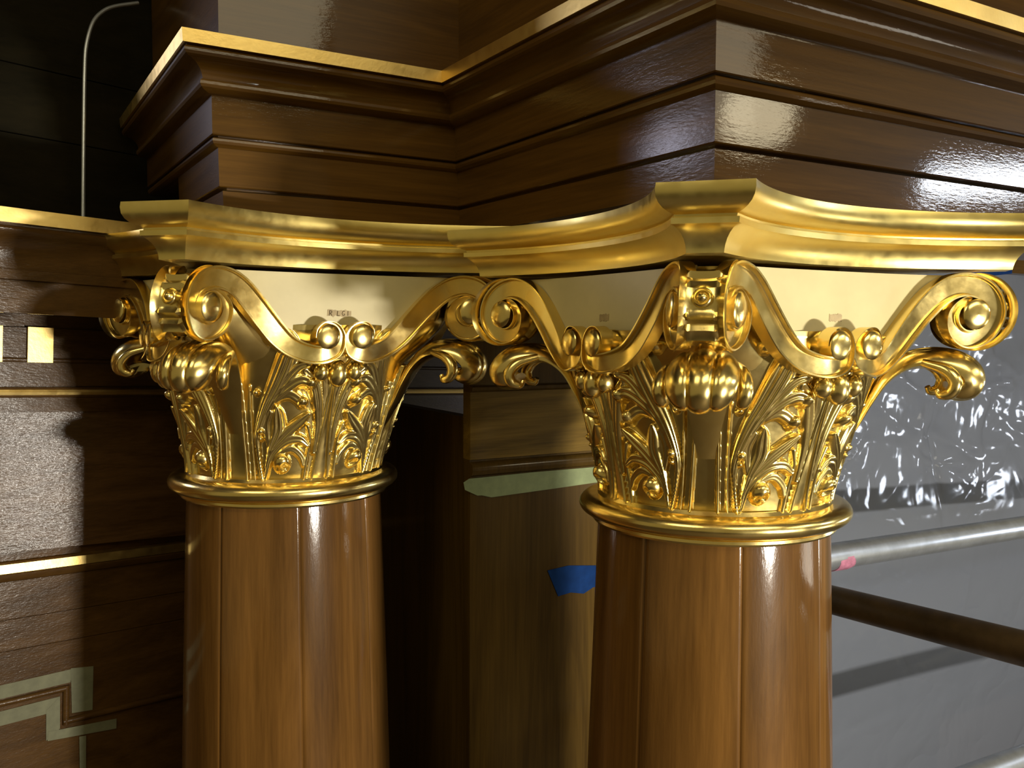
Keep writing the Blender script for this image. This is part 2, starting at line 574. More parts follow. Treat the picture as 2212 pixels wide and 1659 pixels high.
def band_mesh(sign, extra):
    """Channelled ribbon: returns face-local points (x, y, z) and quads."""
    C = BAND_C.copy()
    n = len(C)
    tan = np.gradient(C[:, :2], axis=0)
    tan /= np.linalg.norm(tan, axis=1)[:, None]
    nor = np.stack([-tan[:, 1], tan[:, 0]], 1)
    sec = [(-1.0, -0.004), (-1.0, 0.0088), (-0.97, 0.0098), (-0.83, 0.0098), (-0.79, 0.0088), (-0.755, 0.0050), (-0.70, 0.0042), (0.0, 0.0040), (0.70, 0.0042), (0.755, 0.0050),
           (0.79, 0.0088), (0.83, 0.0098), (0.97, 0.0098), (1.0, 0.0088), (1.0, -0.004)]
    rows = []
    for i in range(n):
        lift = extra * math.exp(-((C[i, 0] - 0.02) / 0.035) ** 2) + 0.002 * float(np.clip((C[i, 0] - 0.105) / 0.03, 0, 1))
        # ends tuck under
        row = []
        for q, h in sec:
            p = C[i, :2] + nor[i] * q * C[i, 2] * 0.5
            xy = arc_pt(np.array(p[0] * sign), h + lift)
            row.append((xy[0], xy[1], p[1]))
        rows.append(row)
    V = np.array(rows).reshape(-1, 3)
    F = grid_faces(n, len(sec))
    if sign < 0:
        F = F[:, ::-1]
    return V, F


def disc_peg(s, z, r, h0, h1, sign, seg=28):
    """Round peg standing off the face plane from h0 to h1."""
    prof = [(1.0, h0), (1.0, h1 - 0.0012), (0.93, h1), (0.6, h1 + 0.0014), (0.3, h1 + 0.0021), (0.0, h1 + 0.0024)]
    V, F = [], []
    for q, h in prof:
        for k in range(seg):
            a = 2 * math.pi * k / seg
            xy = arc_pt(np.array((s + r * q * math.cos(a)) * sign), h)
            V.append((xy[0], xy[1], z + r * q * math.sin(a)))
    for i in range(len(prof) - 1):
        for k in range(seg):
            k2 = (k + 1) % seg
            F.append((i * seg + k, i * seg + k2, (i + 1) * seg + k2, (i + 1) * seg + k))
    return np.array(V), np.array(F)


def rotz(V, deg):
    a = math.radians(deg)
    c, s = math.cos(a), math.sin(a)
    V = np.asarray(V, float)
    return np.stack([V[:, 0] * c - V[:, 1] * s, V[:, 0] * s + V[:, 1] * c, V[:, 2]], 1)


def lathe(prof, seg=160):
    prof = np.asarray(prof, float)
    a = np.linspace(0, 2 * np.pi, seg, endpoint=False)
    V = np.stack([np.outer(np.cos(a), prof[:, 0]), np.outer(np.sin(a), prof[:, 0]), np.tile(prof[:, 1], (seg, 1))], -1).reshape(-1, 3)
    return V, grid_faces(seg, len(prof), True)


def abacus_ring(z, s, t, n=40):
    """Plan loop of the abacus at profile offset (s on the hollow sides, t on the horns)."""
    rad = 0.356 - s                       # hollow side arcs
    Hc = 0.285 + t
    ctr = -(0.157 + 0.356)
    # intersection of the arc with the horn's chamfer line x - y = Hc*sqrt2
    lo, hi = 0.0, 0.9
    for _ in range(50):
        ph = 0.5 * (lo + hi)
        x, y = rad * math.sin(ph), ctr + rad * math.cos(ph)
        if (x - y) / math.sqrt(2) < Hc:
            lo = ph
        else:
            hi = ph
    ph1 = lo
    phs = np.linspace(-ph1, ph1, n)
    side = np.stack([rad * np.sin(phs), ctr + rad * np.cos(phs), np.full(n, z)], 1)
    return np.vstack([rotz(side, 90 * k) for k in range(4)])


CAV = [(0.2600, 0.0000, 0.0000), (0.2625, 0.0002, 0.0004), (0.2660, 0.0010, 0.0014), (0.2700, 0.0028, 0.0036), (0.2735, 0.0054, 0.0066), (0.2765, 0.0088, 0.0106), (0.2790, 0.0130, 0.0152),
       (0.2795, 0.0146, 0.0172), (0.2838, 0.0148, 0.0175), (0.2842, 0.0120, 0.0145), (0.2862, 0.0125, 0.0150), (0.2880, 0.0180, 0.0205), (0.2900, 0.0222, 0.0260), (0.2930, 0.0258, 0.0305), (0.2970, 0.0282, 0.0335),
       (0.3020, 0.0290, 0.0348), (0.3065, 0.0286, 0.0346)]


CAV = [(0.2590 + (z - 0.26) * 1.14, s, t) for z, s, t in CAV]


def make_capital(name, label, warp, base, stamp):
    cap = thing(name, base, label, 'capital')

    def part(nm, V, F, mat, parent=None, angle=40.0, label=None):
        W = warp(np.asarray(V, float))
        o = np_mesh(nm, W, F, mat, parent or cap, True, angle)
        if label:
            o['label'] = label
        return o

    # bell core: round below, four-lobed star above
    seg = 128
    rows = []
    ang = np.linspace(0, 2 * np.pi, seg, endpoint=False)
    zs = [-0.024, 0.0, 0.03, 0.06, 0.09, 0.12, 0.145, 0.160, 0.175, 0.19, 0.21, 0.23, 0.2530]
    for z in zs:
        rr = np.full(seg, float(bell_r(z)) - 0.003)
        k = np.clip((z - 0.150) / 0.055, 0, 1)
        if k > 0:
            fa = (np.degrees(ang) + 45) % 90 - 45
            # radius of the hollow-sided plan along this ray
            star = []
            for f in np.radians(fa):
                best = 0.20
                phs = np.linspace(-0.20, 0.20, 241)
                p = arc_pt(phs, -0.014)
                aa = np.arctan2(p[0], -p[1])
                r_ = np.hypot(p[0], p[1])
                best = float(np.interp(abs(f), aa[120:], r_[120:]))
                star.append(min(best, 0.215))
            rr = (1 - k) * rr + k * np.array(star)
        rows.append(np.stack([rr * np.cos(ang), rr * np.sin(ang), np.full(seg, z)], 1))
    V = np.array(rows).transpose(1, 0, 2).reshape(-1, 3)
    F = grid_faces(seg, len(zs), True)
    top = np.array([seg_i * len(zs) + len(zs) - 1 for seg_i in range(seg)])
    V = np.vstack([V, [[0, 0, 0.253]]])
    capf = np.stack([top, np.roll(top, -1), np.full(seg, len(V) - 1), np.full(seg, len(V) - 1)], 1)
    faces = [tuple(q) for q in F] + [(a, b, c) for a, b, c, _ in capf]
    part('bell', V, faces, GOLD, angle=50)
    # necking ring
    prof = []
    for zr in [(0.0150, 0.1235), (0.0148, 0.1275), (0.0125, 0.1290), (0.0110, 0.1300)]:
        prof.append((zr[1], zr[0]))
    for k in range(15):
        a = math.radians(100 - k * 200 / 14)
        prof.append((0.1365 + 0.0140 * math.cos(a), 0.0000 + 0.0108 * math.sin(a)))
    prof += [(0.1335, -0.0118), (0.1356, -0.0130), (0.1360, -0.0160), (0.1345, -0.0182), (0.1325, -0.0190), (0.1220, -0.0190)]
    V, F = lathe(prof, 180)
    part('necking_ring', V, F[:, ::-1], GOLD, angle=30)
    # abacus
    loops = [abacus_ring(z, s, t) for z, s, t in CAV]
    n = len(loops[0])
    V = np.array(loops).transpose(1, 0, 2).reshape(-1, 3)
    F = grid_faces(n, len(CAV), True)
    nb = len(V)
    V = np.vstack([V, [[0, 0, CAV[0][0]]], [[0, 0, CAV[-1][0]]]])
    fl = [tuple(q) for q in F]
    for i in range(n):
        j = (i + 1) % n
        fl.append((j * len(CAV), i * len(CAV), nb))
        fl.append((i * len(CAV) + len(CAV) - 1, j * len(CAV) + len(CAV) - 1, nb + 1))
    part('abacus', V, fl, GOLDA, angle=24)
    # block that carries the abacus inside the gap
    V, F = lathe([(0.0, 0.250), (0.120, 0.250), (0.120, 0.262), (0.0, 0.262)], 40)
    part('packing_block', V, F, SHADOWW, label='dark timber packing in the gap under the abacus')

    T, Z, H = relief()
    nt, nz = T.shape
    for k in range(4):
        rot = 90 * k                       # face k looks along -y rotated by rot
        # cream panel with thickness
        S = np.linspace(-0.150, 0.150, 61)
        rowsf, rowsb = [], []
        V = []
        for s in S:
            zl = band_low(s)
            for h, z in ((-0.004, zl), (-0.004, 0.2535), (-0.012, 0.2535), (-0.012, zl)):
                xy = arc_pt(np.array(s), h)
                V.append((xy[0], xy[1], z))
        F = grid_faces(61, 4)
        F = np.vstack([F, np.stack([np.arange(60) * 4 + 3, (np.arange(60) + 1) * 4 + 3, (np.arange(60) + 1) * 4, np.arange(60) * 4], 1)])
        F = np.vstack([F, [[0, 1, 2, 3]], [[240 + 3, 240 + 2, 240 + 1, 240]]])
        pan = part('cream_panel', rotz(V, rot), F, CREAM, angle=30, label='plain cream painted ground behind the scrolls')
        if k in stamp:
            stamp_on(pan, warp, rot, stamp[k])
        for sgn in (1, -1):
            V, F = band_mesh(sgn, 0.0145)
            vol = part('volute', rotz(V, rot), F, GOLD, angle=18)
            V, F = disc_peg(VOL_EYE[0], VOL_EYE[1], 0.0155, 0.000, 0.0160, sgn)
            part('volute_eye', rotz(V, rot), F if sgn > 0 else F[:, ::-1], GOLD, vol, angle=35)
            V, F = disc_peg(SCR_EYE[0], SCR_EYE[1], 0.0140, -0.002, 0.0255, sgn)
            part('scroll_eye', rotz(V, rot), F if sgn > 0 else F[:, ::-1], GOLD, vol, angle=35)
            # backing plate of the volute so it is solid
            V, F = [], []
            for q, h in ((1.0, -0.010), (1.0, 0.0005), (0.0, 0.0005)):
                for a in np.linspace(0, 2 * math.pi, 36, endpoint=False):
                    xy = arc_pt(np.array((0.1675 + 0.0300 * q * math.cos(a)) * sgn), h)
                    V.append((xy[0], xy[1], 0.2155 + 0.0330 * q * math.sin(a)))
            for i in range(2):
                for j in range(36):
                    j2 = (j + 1) % 36
                    F.append((i * 36 + j, i * 36 + j2, (i + 1) * 36 + j2, (i + 1) * 36 + j))
            part('volute_web', rotz(V, rot), np.array(F), GOLD, vol, angle=35)
            # foliage over one eighth
            A = np.radians(45.0) * (1 - T) * sgn          # angle from the face centre
            R_ = bell_r(Z) + H * 1.0
            zz = Z + H * 0.10
            X = R_ * np.sin(A)
            Yv = -R_ * np.cos(A)
            V = np.stack([X, Yv, zz], -1).reshape(-1, 3)
            F = grid_faces(nt, nz)
            if sgn > 0:
                F = F[:, ::-1]
            part('acanthus_spray', rotz(V, rot), F, GOLD, angle=180)
        # buds and stem wedge on the face centre
        for dx, dz, rx, ry, rz in ((0.0, 0.1405, 0.0112, 0.0120, 0.0160), (0.0205, 0.1425, 0.0088, 0.0095, 0.0112), (-0.0205, 0.1425, 0.0088, 0.0095, 0.0112)):
            V, F = [], []
            nu, nv = 24, 14
            for i in range(nu):
                for j in range(nv):
                    a, b = 2 * math.pi * i / nu, math.pi * (j / (nv - 1) - 0.5)
                    gr = 1 - 0.05 * math.cos(3 * a)
                    V.append((dx + rx * gr * math.cos(a) * math.cos(b), -0.1685 + ry * math.sin(a) * math.cos(b), dz + rz * math.sin(b)))
            part('leaf_bud', rotz(V, rot), grid_faces(nu, nv, True), GOLD, angle=180)
        V = []
        for z, w, e in ((0.010, 0.0088, 0.004), (0.05, 0.0066, 0.0055), (0.09, 0.0038, 0.006), (0.128, 0.0010, 0.006)):
            r_ = float(bell_r(z))
            V += [(-w, -r_ + 0.004, z), (-w, -r_ - e * 0.6, z), (0, -r_ - e, z), (w, -r_ - e * 0.6, z), (w, -r_ + 0.004, z)]
        part('stem', rotz(V, rot), grid_faces(4, 5)[:, ::-1], GOLD, angle=30)
        # strap between two volutes on the horn, with ball and fillets
        ho = []
        for a in np.linspace(math.radians(150), math.radians(-125), 46):
            hh = 0.2535 + 0.0390 * math.cos(a)
            zz = 0.2160 + 0.0395 * math.sin(a)
            ho.append((hh, zz, a))
        qs = np.linspace(-1, 1, 15)
        V = []
        for hh, zz, a in ho:
            dg = math.degrees(a)
            wgt = 0.0178 + 0.0075 * min(1, abs(dg) / 90) ** 2
            ridge = 0.0
            for c0 in (54, 36, -16, -34, -50):
                ridge = max(ridge, math.exp(-((dg - c0) / 4.5) ** 2))
            for q in qs:
                dip = -0.0080 * (1 - q ** 4) + 0.0058 * ridge * (abs(q) < 0.62)
                V.append((hh + dip * math.cos(a), q * wgt, zz + dip * math.sin(a)))
        V = rotz(np.array(V), 225 + rot)
        st = part('volute_strap', V, grid_faces(46, 15), GOLD, angle=40)
        V = []
        for i in range(24):
            for r_, h_ in ((0.0085, -0.0062), (0.0085, -0.0030), (0.0068, -0.0018), (0.0058, -0.0040), (0.0048, -0.0035), (0.0040, 0.0002), (0.0020, 0.0022), (0.0, 0.0028)):
                a = 2 * math.pi * i / 24
                al = math.radians(10)
                h2 = 0.0385 + h_
                # tangent plane at elevation al
                V.append((0.2515 + h2 * math.cos(al) - r_ * math.sin(a) * math.sin(al), r_ * math.cos(a), 0.2165 + (h2 + 0.001) * math.sin(al) + r_ * math.sin(a) * math.cos(al)))
        part('strap_ball', rotz(np.array(V), 225 + rot), grid_faces(24, 8, True)[:, ::-1], GOLD, st, angle=60)
        # big leaf under the horn
        path = crom([(0.136, 0.070, 0.010, 0.004), (0.151, 0.100, 0.014, 0.005), (0.163, 0.125, 0.019, 0.006), (0.176, 0.146, 0.022, 0.008), (0.194, 0.1605, 0.027, 0.0115), (0.215, 0.1640, 0.0300, 0.0140), (0.235, 0.1600, 0.0315, 0.0165),
                     (0.2475, 0.1515, 0.0315, 0.0185), (0.2500, 0.1430, 0.0300, 0.0185), (0.2430, 0.1385, 0.0270, 0.0140), (0.2330, 0.1390, 0.0230, 0.0085)], 7)
        tg = np.gradient(path[:, :2], axis=0)
        tg /= np.linalg.norm(tg, axis=1)[:, None]
        nn = np.stack([-tg[:, 1], tg[:, 0]], 1)
        qs = np.linspace(-1, 1, 49)
        V = []
        for i in range(len(path)):
            hw, th = path[i, 2], path[i, 3]
            amp = 0.0042 * min(1.0, i / 25.0)
            front = [(q, th * (1 - 0.75 * abs(q) ** 2.6) + amp * (abs(math.cos(q * math.pi * 1.5)) ** 0.6 - 0.6)) for q in qs]
            back = [(q, -th * 0.55 * (1 - 0.6 * q * q)) for q in qs[::-1][::4]]
            for q, h in front + back:
                V.append((path[i, 0] + nn[i, 0] * h, q * hw, path[i, 1] + nn[i, 1] * h))
        m = len(front) + len(back)
        F = []
        for i in range(len(path) - 1):
            for j in range(m):
                j2 = (j + 1) % m
                F.append((i * m + j, i * m + j2, (i + 1) * m + j2, (i + 1) * m + j))
        F.append(tuple(range(m))[::-1])
        F.append(tuple((len(path) - 1) * m + j for j in range(m)))
        lf = part('corner_leaf', rotz(np.array(V), 225 + rot), F, GOLD, angle=60)
        for sg in (1, -1):
            mbq = MB()
            pts = crom([(0.205, sg * 0.028, 0.1640), (0.226, sg * 0.0345, 0.1570), (0.236, sg * 0.0370, 0.1450), (0.233, sg * 0.0355, 0.1340), (0.224, sg * 0.0330, 0.1310), (0.2205, sg * 0.031, 0.1360)], 5)
            mbq.tube(pts, [0.0030 + 0.0040 * math.sin(math.pi * min(1, (i + 2) / (len(pts) - 1))) for i in range(len(pts))], 12)
            part('leaf_curl', rotz(np.array(mbq.v), 225 + rot), mbq.f, GOLD, lf, angle=60)
    return cap


def stamp_on(panel, warp, rot, text):
    """A grubby pencilled mark on the cream ground, over the two small scrolls."""
    V, F = [], []
    w, z0, z1 = (0.0150, 0.2055, 0.2125) if text else (0.0085, 0.2050, 0.2120)
    S = np.linspace(-w, w, 13)
    rnd = random.Random(len(text) + rot)
    for s in S:
        for z in (z0 + rnd.uniform(-0.0012, 0.0012), z1 + rnd.uniform(-0.0010, 0.0010)):
            for h in (-0.0042, -0.0036):
                xy = arc_pt(np.array(s), h)
                V.append((xy[0], xy[1], z))
    for i in range(12):
        a, b = i * 4, (i + 1) * 4
        F += [(a + 1, b + 1, b + 3, a + 3), (a, a + 2, b + 2, b), (a, b, b + 1, a + 1), (a + 2, a + 3, b + 3, b + 2)]
    F += [(0, 1, 3, 2), (48, 50, 51, 49)]
    sm = np_mesh('label_mark', warp(rotz(np.array(V), rot)), F, SMUDGE, panel, False)
    sm['label'] = 'small grey brown smudged mark'
    glyphs = {'R': [[(0, 0), (0, 1)], [(0, 1), (0.5, 0.95), (0.6, 0.75), (0.45, 0.55), (0, 0.5)], [(0.2, 0.5), (0.65, 0)]], 'L': [[(0.1, 1), (0, 0)], [(0, 0), (0.6, 0.05)]],
              'G': [[(0.6, 0.85), (0.35, 1), (0.1, 0.8), (0, 0.4), (0.2, 0.05), (0.5, 0.05), (0.65, 0.35), (0.35, 0.4)]], '1': [[(0.2, 1), (0.25, 0)]]}
    mbk = MB()
    x = -0.0125
    for ch in text:
        if ch == ' ':
            x += 0.0035
            continue
        for st in glyphs[ch]:
            P = []
            for gx, gz in st:
                xy = arc_pt(np.array(x + gx * 0.0052), -0.0034)
                P.append((xy[0], xy[1], 0.2062 + gz * 0.0056))
            mbk.tube(P, 0.00042, 6)
        x += 0.0062
    if text:
        np_mesh('pencil_lettering', warp(rotz(np.array(mbk.v), rot)), mbk.f, INK, sm, False)
    return sm


RIGHT_DIR = np.array([0.859, -0.512])


def make_warp(C, zr, dyaw, s0, s1, sz, shift):
    def w(V):
        a = math.radians(dyaw)
        z = V[:, 2]
        k = np.clip(z / 0.26, -0.2, 1.2)
        s = s0 + (s1 - s0) * k
        x = (V[:, 0] * math.cos(a) - V[:, 1] * math.sin(a)) * s
        y = (V[:, 0] * math.sin(a) + V[:, 1] * math.cos(a)) * s
        kk = np.clip(z, 0, 0.32) / 0.27 * shift
        return np.stack([C[0] + x + RIGHT_DIR[0] * kk, C[1] + y + RIGHT_DIR[1] * kk, zr + z * sz], 1)
    return w


CR, CL = np.array([0.7118, 0.7487]), np.array([0.3700, 1.2500])
ZR, ZL = -0.1959, -0.2095
warpR = make_warp(CR, ZR, -2.4, 1.0, 1.0, 1.0, 0.0105)
warpL = make_warp(CL, ZL, 1.2, 1.05, 1.047, 1.093, 0.0215)
make_capital('gilded_capital', 'larger gilded scrolled column capital at right, in front of the plastic sheeting', warpR, (CR[0], CR[1], ZR), {0: '', 3: ''})
make_capital('gilded_capital', 'gilded scrolled column capital at left, its cream ground pencilled with letters', warpL, (CL[0], CL[1], ZL), {0: 'R LG1'})


# ------------------------------------------------------------------ column shafts of upright staves
def shaft(label, C, ztop, r0, seam_deg):
    root = thing('wooden_column', (C[0], C[1], -1.55), label, 'column')
    zs = np.linspace(ztop, -1.55, 26)
    depth = ztop - zs
    rr = r0 + 0.034 * depth - 0.010 * depth ** 2
    for k in range(8):
        a0, a1 = math.radians(seam_deg + 45 * k), math.radians(seam_deg + 45 * (k + 1))
        g = 0.0016 / r0
        an = [a0 + 0.0003, a0 + g] + list(np.linspace(a0 + 2.5 * g, a1 - 2.5 * g, 14)) + [a1 - g, a1 - 0.0003]
        V = []
        for i, a in enumerate(an):
            dip = 0.0016 if i in (0, len(an) - 1) else (0.0002 if i in (1, len(an) - 2) else 0)
            for z, r_ in zip(zs, rr):
                V.append((C[0] + (r_ - dip) * math.cos(a), C[1] + (r_ - dip) * math.sin(a), z))
        na, nz_ = len(an), len(zs)
        base = len(V)
        for a in (an[0], an[-1]):
            for z, r_ in zip(zs, rr):
                V.append((C[0] + (r_ - 0.03) * math.cos(a), C[1] + (r_ - 0.03) * math.sin(a), z))
        F = [tuple(q[::-1]) for q in grid_faces(na, nz_)]
        for j in range(nz_ - 1):
            F.append((j, j + 1, base + j + 1, base + j))
            e = (na - 1) * nz_
            F.append((e + j + 1, e + j, base + nz_ + j, base + nz_ + j + 1))
        np_mesh('stave', V, F, WOODZ, root, True, 60)
    return root


DIRC = lambda C: math.degrees(math.atan2(-C[1], -C[0]))
shaft('brown varnished wooden column shaft under the larger gilded capital', CR, ZR - 0.0182, 0.1285, DIRC(CR) + 14)
shaft('brown varnished wooden column shaft under the gilded capital beside the dark panelling', CL, ZL - 0.0200, 0.1335, DIRC(CL) + 7.5)

# ------------------------------------------------------------------ panelling behind the left column
pan = thing('wood_panelling', pw(-0.05, -1.53, 0), 'dark wood panelling with gilded strips and mouldings behind the left column', 'panelling')


def strip(nm, prof, mat, a0=-1.2, a1=1.10, back=-0.055, parent=pan, angle=30):
    loop = list(prof) + [(prof[-1][0], back), (prof[0][0], back)]
    mb = MB()
    mb.prism([pw(a0, b, c) for b, c in loop], [pw(a1, b, c) for b, c in loop])
    return mb.build(nm, mat, parent, True, angle)


strip('gilded_fillet', [(0.1530, 0.1750), (0.1335, 0.1750)], GOLDF, back=0.152)['label'] = 'broad gold top edge'
strip('crown_moulding', [(0.1335, 0.1700), (0.1300, 0.1700), (0.1285, 0.1735), (0.1255, 0.1755), (0.1210, 0.1745), (0.1165, 0.1705), (0.1110, 0.1670), (0.1030, 0.1635), (0.0950, 0.1615), (0.0860, 0.1605),
                         (0.0740, 0.1600), (0.0728, 0.1630), (0.0600, 0.1630), (0.0585, 0.1585), (0.0150, 0.1585)], PANELW, back=0.150)
strip('top_board', [(0.1520, 0.1520), (0.1430, 0.1520)], PANELW)
strip('frieze_board', [(0.0186, -0.006), (-0.0020, -0.006), (-0.0022, 0.0015), (-0.0475, 0.0015)], PANELW)
for a in (-0.0955, -0.1655, -0.2355):
    mb = MB()
    lo = [(a, -0.0010, 0.0), (a + 0.0358, -0.0010, 0.0), (a + 0.0358, -0.0545, 0.0), (a, -0.0545, 0.0)]
    mb.prism([pw(x, b, 0.0005) for x, b, _ in lo], [pw(x, b, 0.0075) for x, b, _ in lo])
    mb.build('gilded_block', GOLDF, pan, smooth=False)['label'] = 'small square gilded block'
strip('bead', [(-0.0475, 0.002), (-0.0482, 0.0045), (-0.0500, 0.0058), (-0.0525, 0.0058), (-0.0540, 0.0042), (-0.0548, 0.0)], PANELW)
strip('band_board', [(-0.0548, 0.0), (-0.0905, 0.0), (-0.0910, -0.003), (-0.0922, -0.003), (-0.0928, 0.0025), (-0.0950, 0.0030)], PANELW)
strip('gilded_bead', [(-0.0950, 0.0030), (-0.0960, 0.0058), (-0.1000, 0.0070), (-0.1040, 0.0058), (-0.1050, 0.0030)], GOLDF)['label'] = 'thin gold bead'
strip('rail', [(-0.1050, 0.0030), (-0.1075, 0.0035), (-0.1085, 0.0010), (-0.1310, 0.0010)], PANELW)
strip('panel_board', [(-0.1310, -0.0030), (-0.3455, -0.0030)], PANELW, a0=0.25)
strip('panel_board', [(-0.1310, -0.0030), (-0.3455, -0.0030)], PANELW, a1=-0.30)
mb = MB()                                                       # board skewed and its varnish tuned so the low lamp's glare shows on it
lb = [(-0.1310, 0.0), (-0.3455, 0.0), (-0.3455, -0.040), (-0.1310, -0.040)]
mb.prism([pw(-0.30, b, c - 0.0267) for b, c in lb], [pw(0.25, b, c + 0.0168) for b, c in lb])
mb.build('panel_board', wood('glossy_panel_wood', 'x', (0.042, 0.020, 0.006), (0.105, 0.052, 0.016), coat_rough=0.17, bump_s=0.55, coat=0.55, pore=1.0), pan, True, 30)
strip('ledge', [(-0.3455, -0.014), (-0.3600, -0.014)], PANELW)
strip('gilded_strip', [(-0.3600, 0.006), (-0.3735, 0.007)], GOLDF)['label'] = 'thin gold strip'
strip('ledge_moulding', [(-0.3735, 0.005), (-0.3765, 0.0065), (-0.3810, 0.0060), (-0.3860, 0.0035), (-0.3880, 0.0)], PANELW)
strip('board', [(-0.3880, 0.0), (-0.4455, 0.0), (-0.4465, -0.0015)], PANELW)
strip('board', [(-0.4465, 0.0), (-0.4935, 0.0), (-0.4945, -0.0015)], PANELW)
strip('board', [(-0.4945, 0.0), (-1.52, 0.0)], PANELW)
mb = MB()
mb.tube([pw(-0.90, -0.5905, 0.001), pw(-0.2, -0.574, 0.001), pw(-0.0295, -0.5700, 0.001)], 0.0052, 14)
mb.tube([pw(-0.0290, -0.5655, 0.001), pw(-0.0285, -0.6285, 0.001)], 0.0052, 14)
mb.tube([pw(-0.0330, -0.6232, 0.001), pw(0.50, -0.6240, 0.001)], 0.0052, 14)
mb.build('key_bead', PANELW, pan, True, 40)

TAPES = [
    ([(-0.40, -0.5520), (-0.0185, -0.5415), (-0.0225, -0.5625), (-0.40, -0.5730)], 'pale masking tape strip above the stepped bead moulding on the panelling'),
    ([(-0.0225, -0.5400), (0.0120, -0.5440), (0.0120, -0.6155), (-0.0195, -0.6130)], 'pale masking tape piece standing upright right of the stepped bead'),
    ([(-0.40, -0.5930), (-0.0380, -0.5814), (-0.0579, -0.6045), (-0.40, -0.6150)], 'pale masking tape strip below the long run of the stepped bead'),
    ([(-0.0579, -0.5990), (-0.0380, -0.5814), (-0.0371, -0.6330), (-0.0571, -0.6473)], 'pale masking tape piece standing upright left of the stepped bead'),
    ([(-0.0550, -0.6480), (-0.0547, -0.6333), (0.0500, -0.6395), (0.0500, -0.6560)], 'pale masking tape strip under the lower step of the bead'),
    ([(-0.0080, -0.6536), (0.0024, -0.6548), (0.0040, -0.7600), (-0.0046, -0.7600)], 'narrow pale masking tape strip running down from the lowest tape'),
]
for i, (poly, lab) in enumerate(TAPES):
    c0 = 0.0003 + 0.00035 * i
    mb = MB()
    mb.prism([pw(a, b, c0) for a, b in poly], [pw(a, b, c0 + 0.0003) for a, b in poly])
    o = mb.build('masking_tape', TANT, smooth=False, origin=pw(*poly[0], 0))
    tag(o, lab, 'tape', 'masking tape around the stepped bead')

mb = MB()
mb.tube(crom([(*pw(-0.0215, 0.1525, 0.012),), (*pw(-0.0220, 0.25, 0.010),), (*pw(-0.0222, 0.33, 0.008),), (*pw(-0.0218, 0.40, 0.006),), (*pw(-0.0195, 0.44, 0.004),), (*pw(-0.0100, 0.478, 0.002),),
              (*pw(0.0050, 0.500, 0.0),), (*pw(0.0240, 0.514, 0.0),), (*pw(0.06, 0.53, 0.0),)], 5), 0.0030, 14)
tag(mb.build('conduit_pipe', STEEL, origin=pw(-0.0215, 0.1525, 0.012)), 'thin grey pipe bending over above the panelling, in the dark upper left', 'pipe')

# ------------------------------------------------------------------ timber pier behind the right column
pier = thing('wood_pier', (0.62, 1.17, -1.55), 'flat oak pier with a moulding between the two columns', 'pier')
mb = MB(); mb.box((0.6145, 1.150, -0.0830), (1.25, 1.172, 0.100)); mb.build('upper_board', PIERW, pier, False)
mb = MB(); mb.prism([(0.6145, y, z) for z, y in ((-0.0830, 1.146), (-0.0850, 1.1435), (-0.0895, 1.1445), (-0.0925, 1.149), (-0.0925, 1.172), (-0.083, 1.172))],
                    [(1.25, y, z) for z, y in ((-0.0830, 1.146), (-0.0850, 1.1435), (-0.0895, 1.1445), (-0.0925, 1.149), (-0.0925, 1.172), (-0.083, 1.172))]); mb.build('top_moulding', PIERW, pier)
PIERX = wood('pier_wood_figured', 'x', (0.090, 0.053, 0.0085), (0.230, 0.140, 0.0240), coat_rough=0.14, bump_s=0.06, coat=0.35, fine=1.6)
mb = MB(); mb.box((0.6145, 1.150, -0.1920), (1.25, 1.172, -0.0925)); mb.build('middle_board', PIERX, pier, False)
prof = [(-0.1920, 1.150), (-0.1930, 1.1525), (-0.1955, 1.1525), (-0.1965, 1.147), (-0.2000, 1.1430), (-0.2080, 1.1415), (-0.2140, 1.1440), (-0.2170, 1.150), (-0.2170, 1.172), (-0.1920, 1.172)]
mb = MB(); mb.prism([(0.6145, y, z) for z, y in prof], [(1.25, y, z) for z, y in prof]); mb.build('moulding', PIERW, pier)
mb = MB(); mb.box((0.6145, 1.150, -1.55), (1.25, 1.172, -0.2170)); mb.build('lower_board', PIERW, pier, False)
mb = MB(); mb.box((0.6145, 1.1725, -1.55), (0.6360, 1.60, -0.1300)); mb.build('side_board', PIERW, pier, False)

gt = [(0.6025, -0.2239), (0.6117, -0.2190), (0.72, -0.2180), (0.8359, -0.2185), (0.90, -0.2190), (0.90, -0.2440), (0.8361, -0.2440), (0.7643, -0.2465), (0.7143, -0.2480), (0.6493, -0.2500), (0.6330, -0.2455), (0.6257, -0.2452), (0.6049, -0.235)]
mb = MB(); mb.prism([(x, 1.1485, z) for x, z in gt], [(x, 1.1478, z) for x, z in gt])
tag(mb.build('green_tape', GREENT, smooth=False, origin=(0.72, 1.148, -0.235)), 'green masking tape strip along the pier moulding between the columns', 'tape')
bt = [(0.7509, -0.3746), (0.79, -0.3720), (0.8600, -0.3810), (0.8600, -0.4150), (0.8393, -0.4138), (0.8202, -0.4216), (0.7950, -0.4160), (0.7712, -0.4185)]
mb = MB(); mb.prism([(x, 1.1495, z) for x, z in bt], [(x, 1.1488, z) for x, z in bt])
tag(mb.build('blue_tape', BLUET, smooth=False, origin=(0.80, 1.149, -0.40)), 'dark blue tape patch on the pier, left of the nearer column shaft', 'tape')

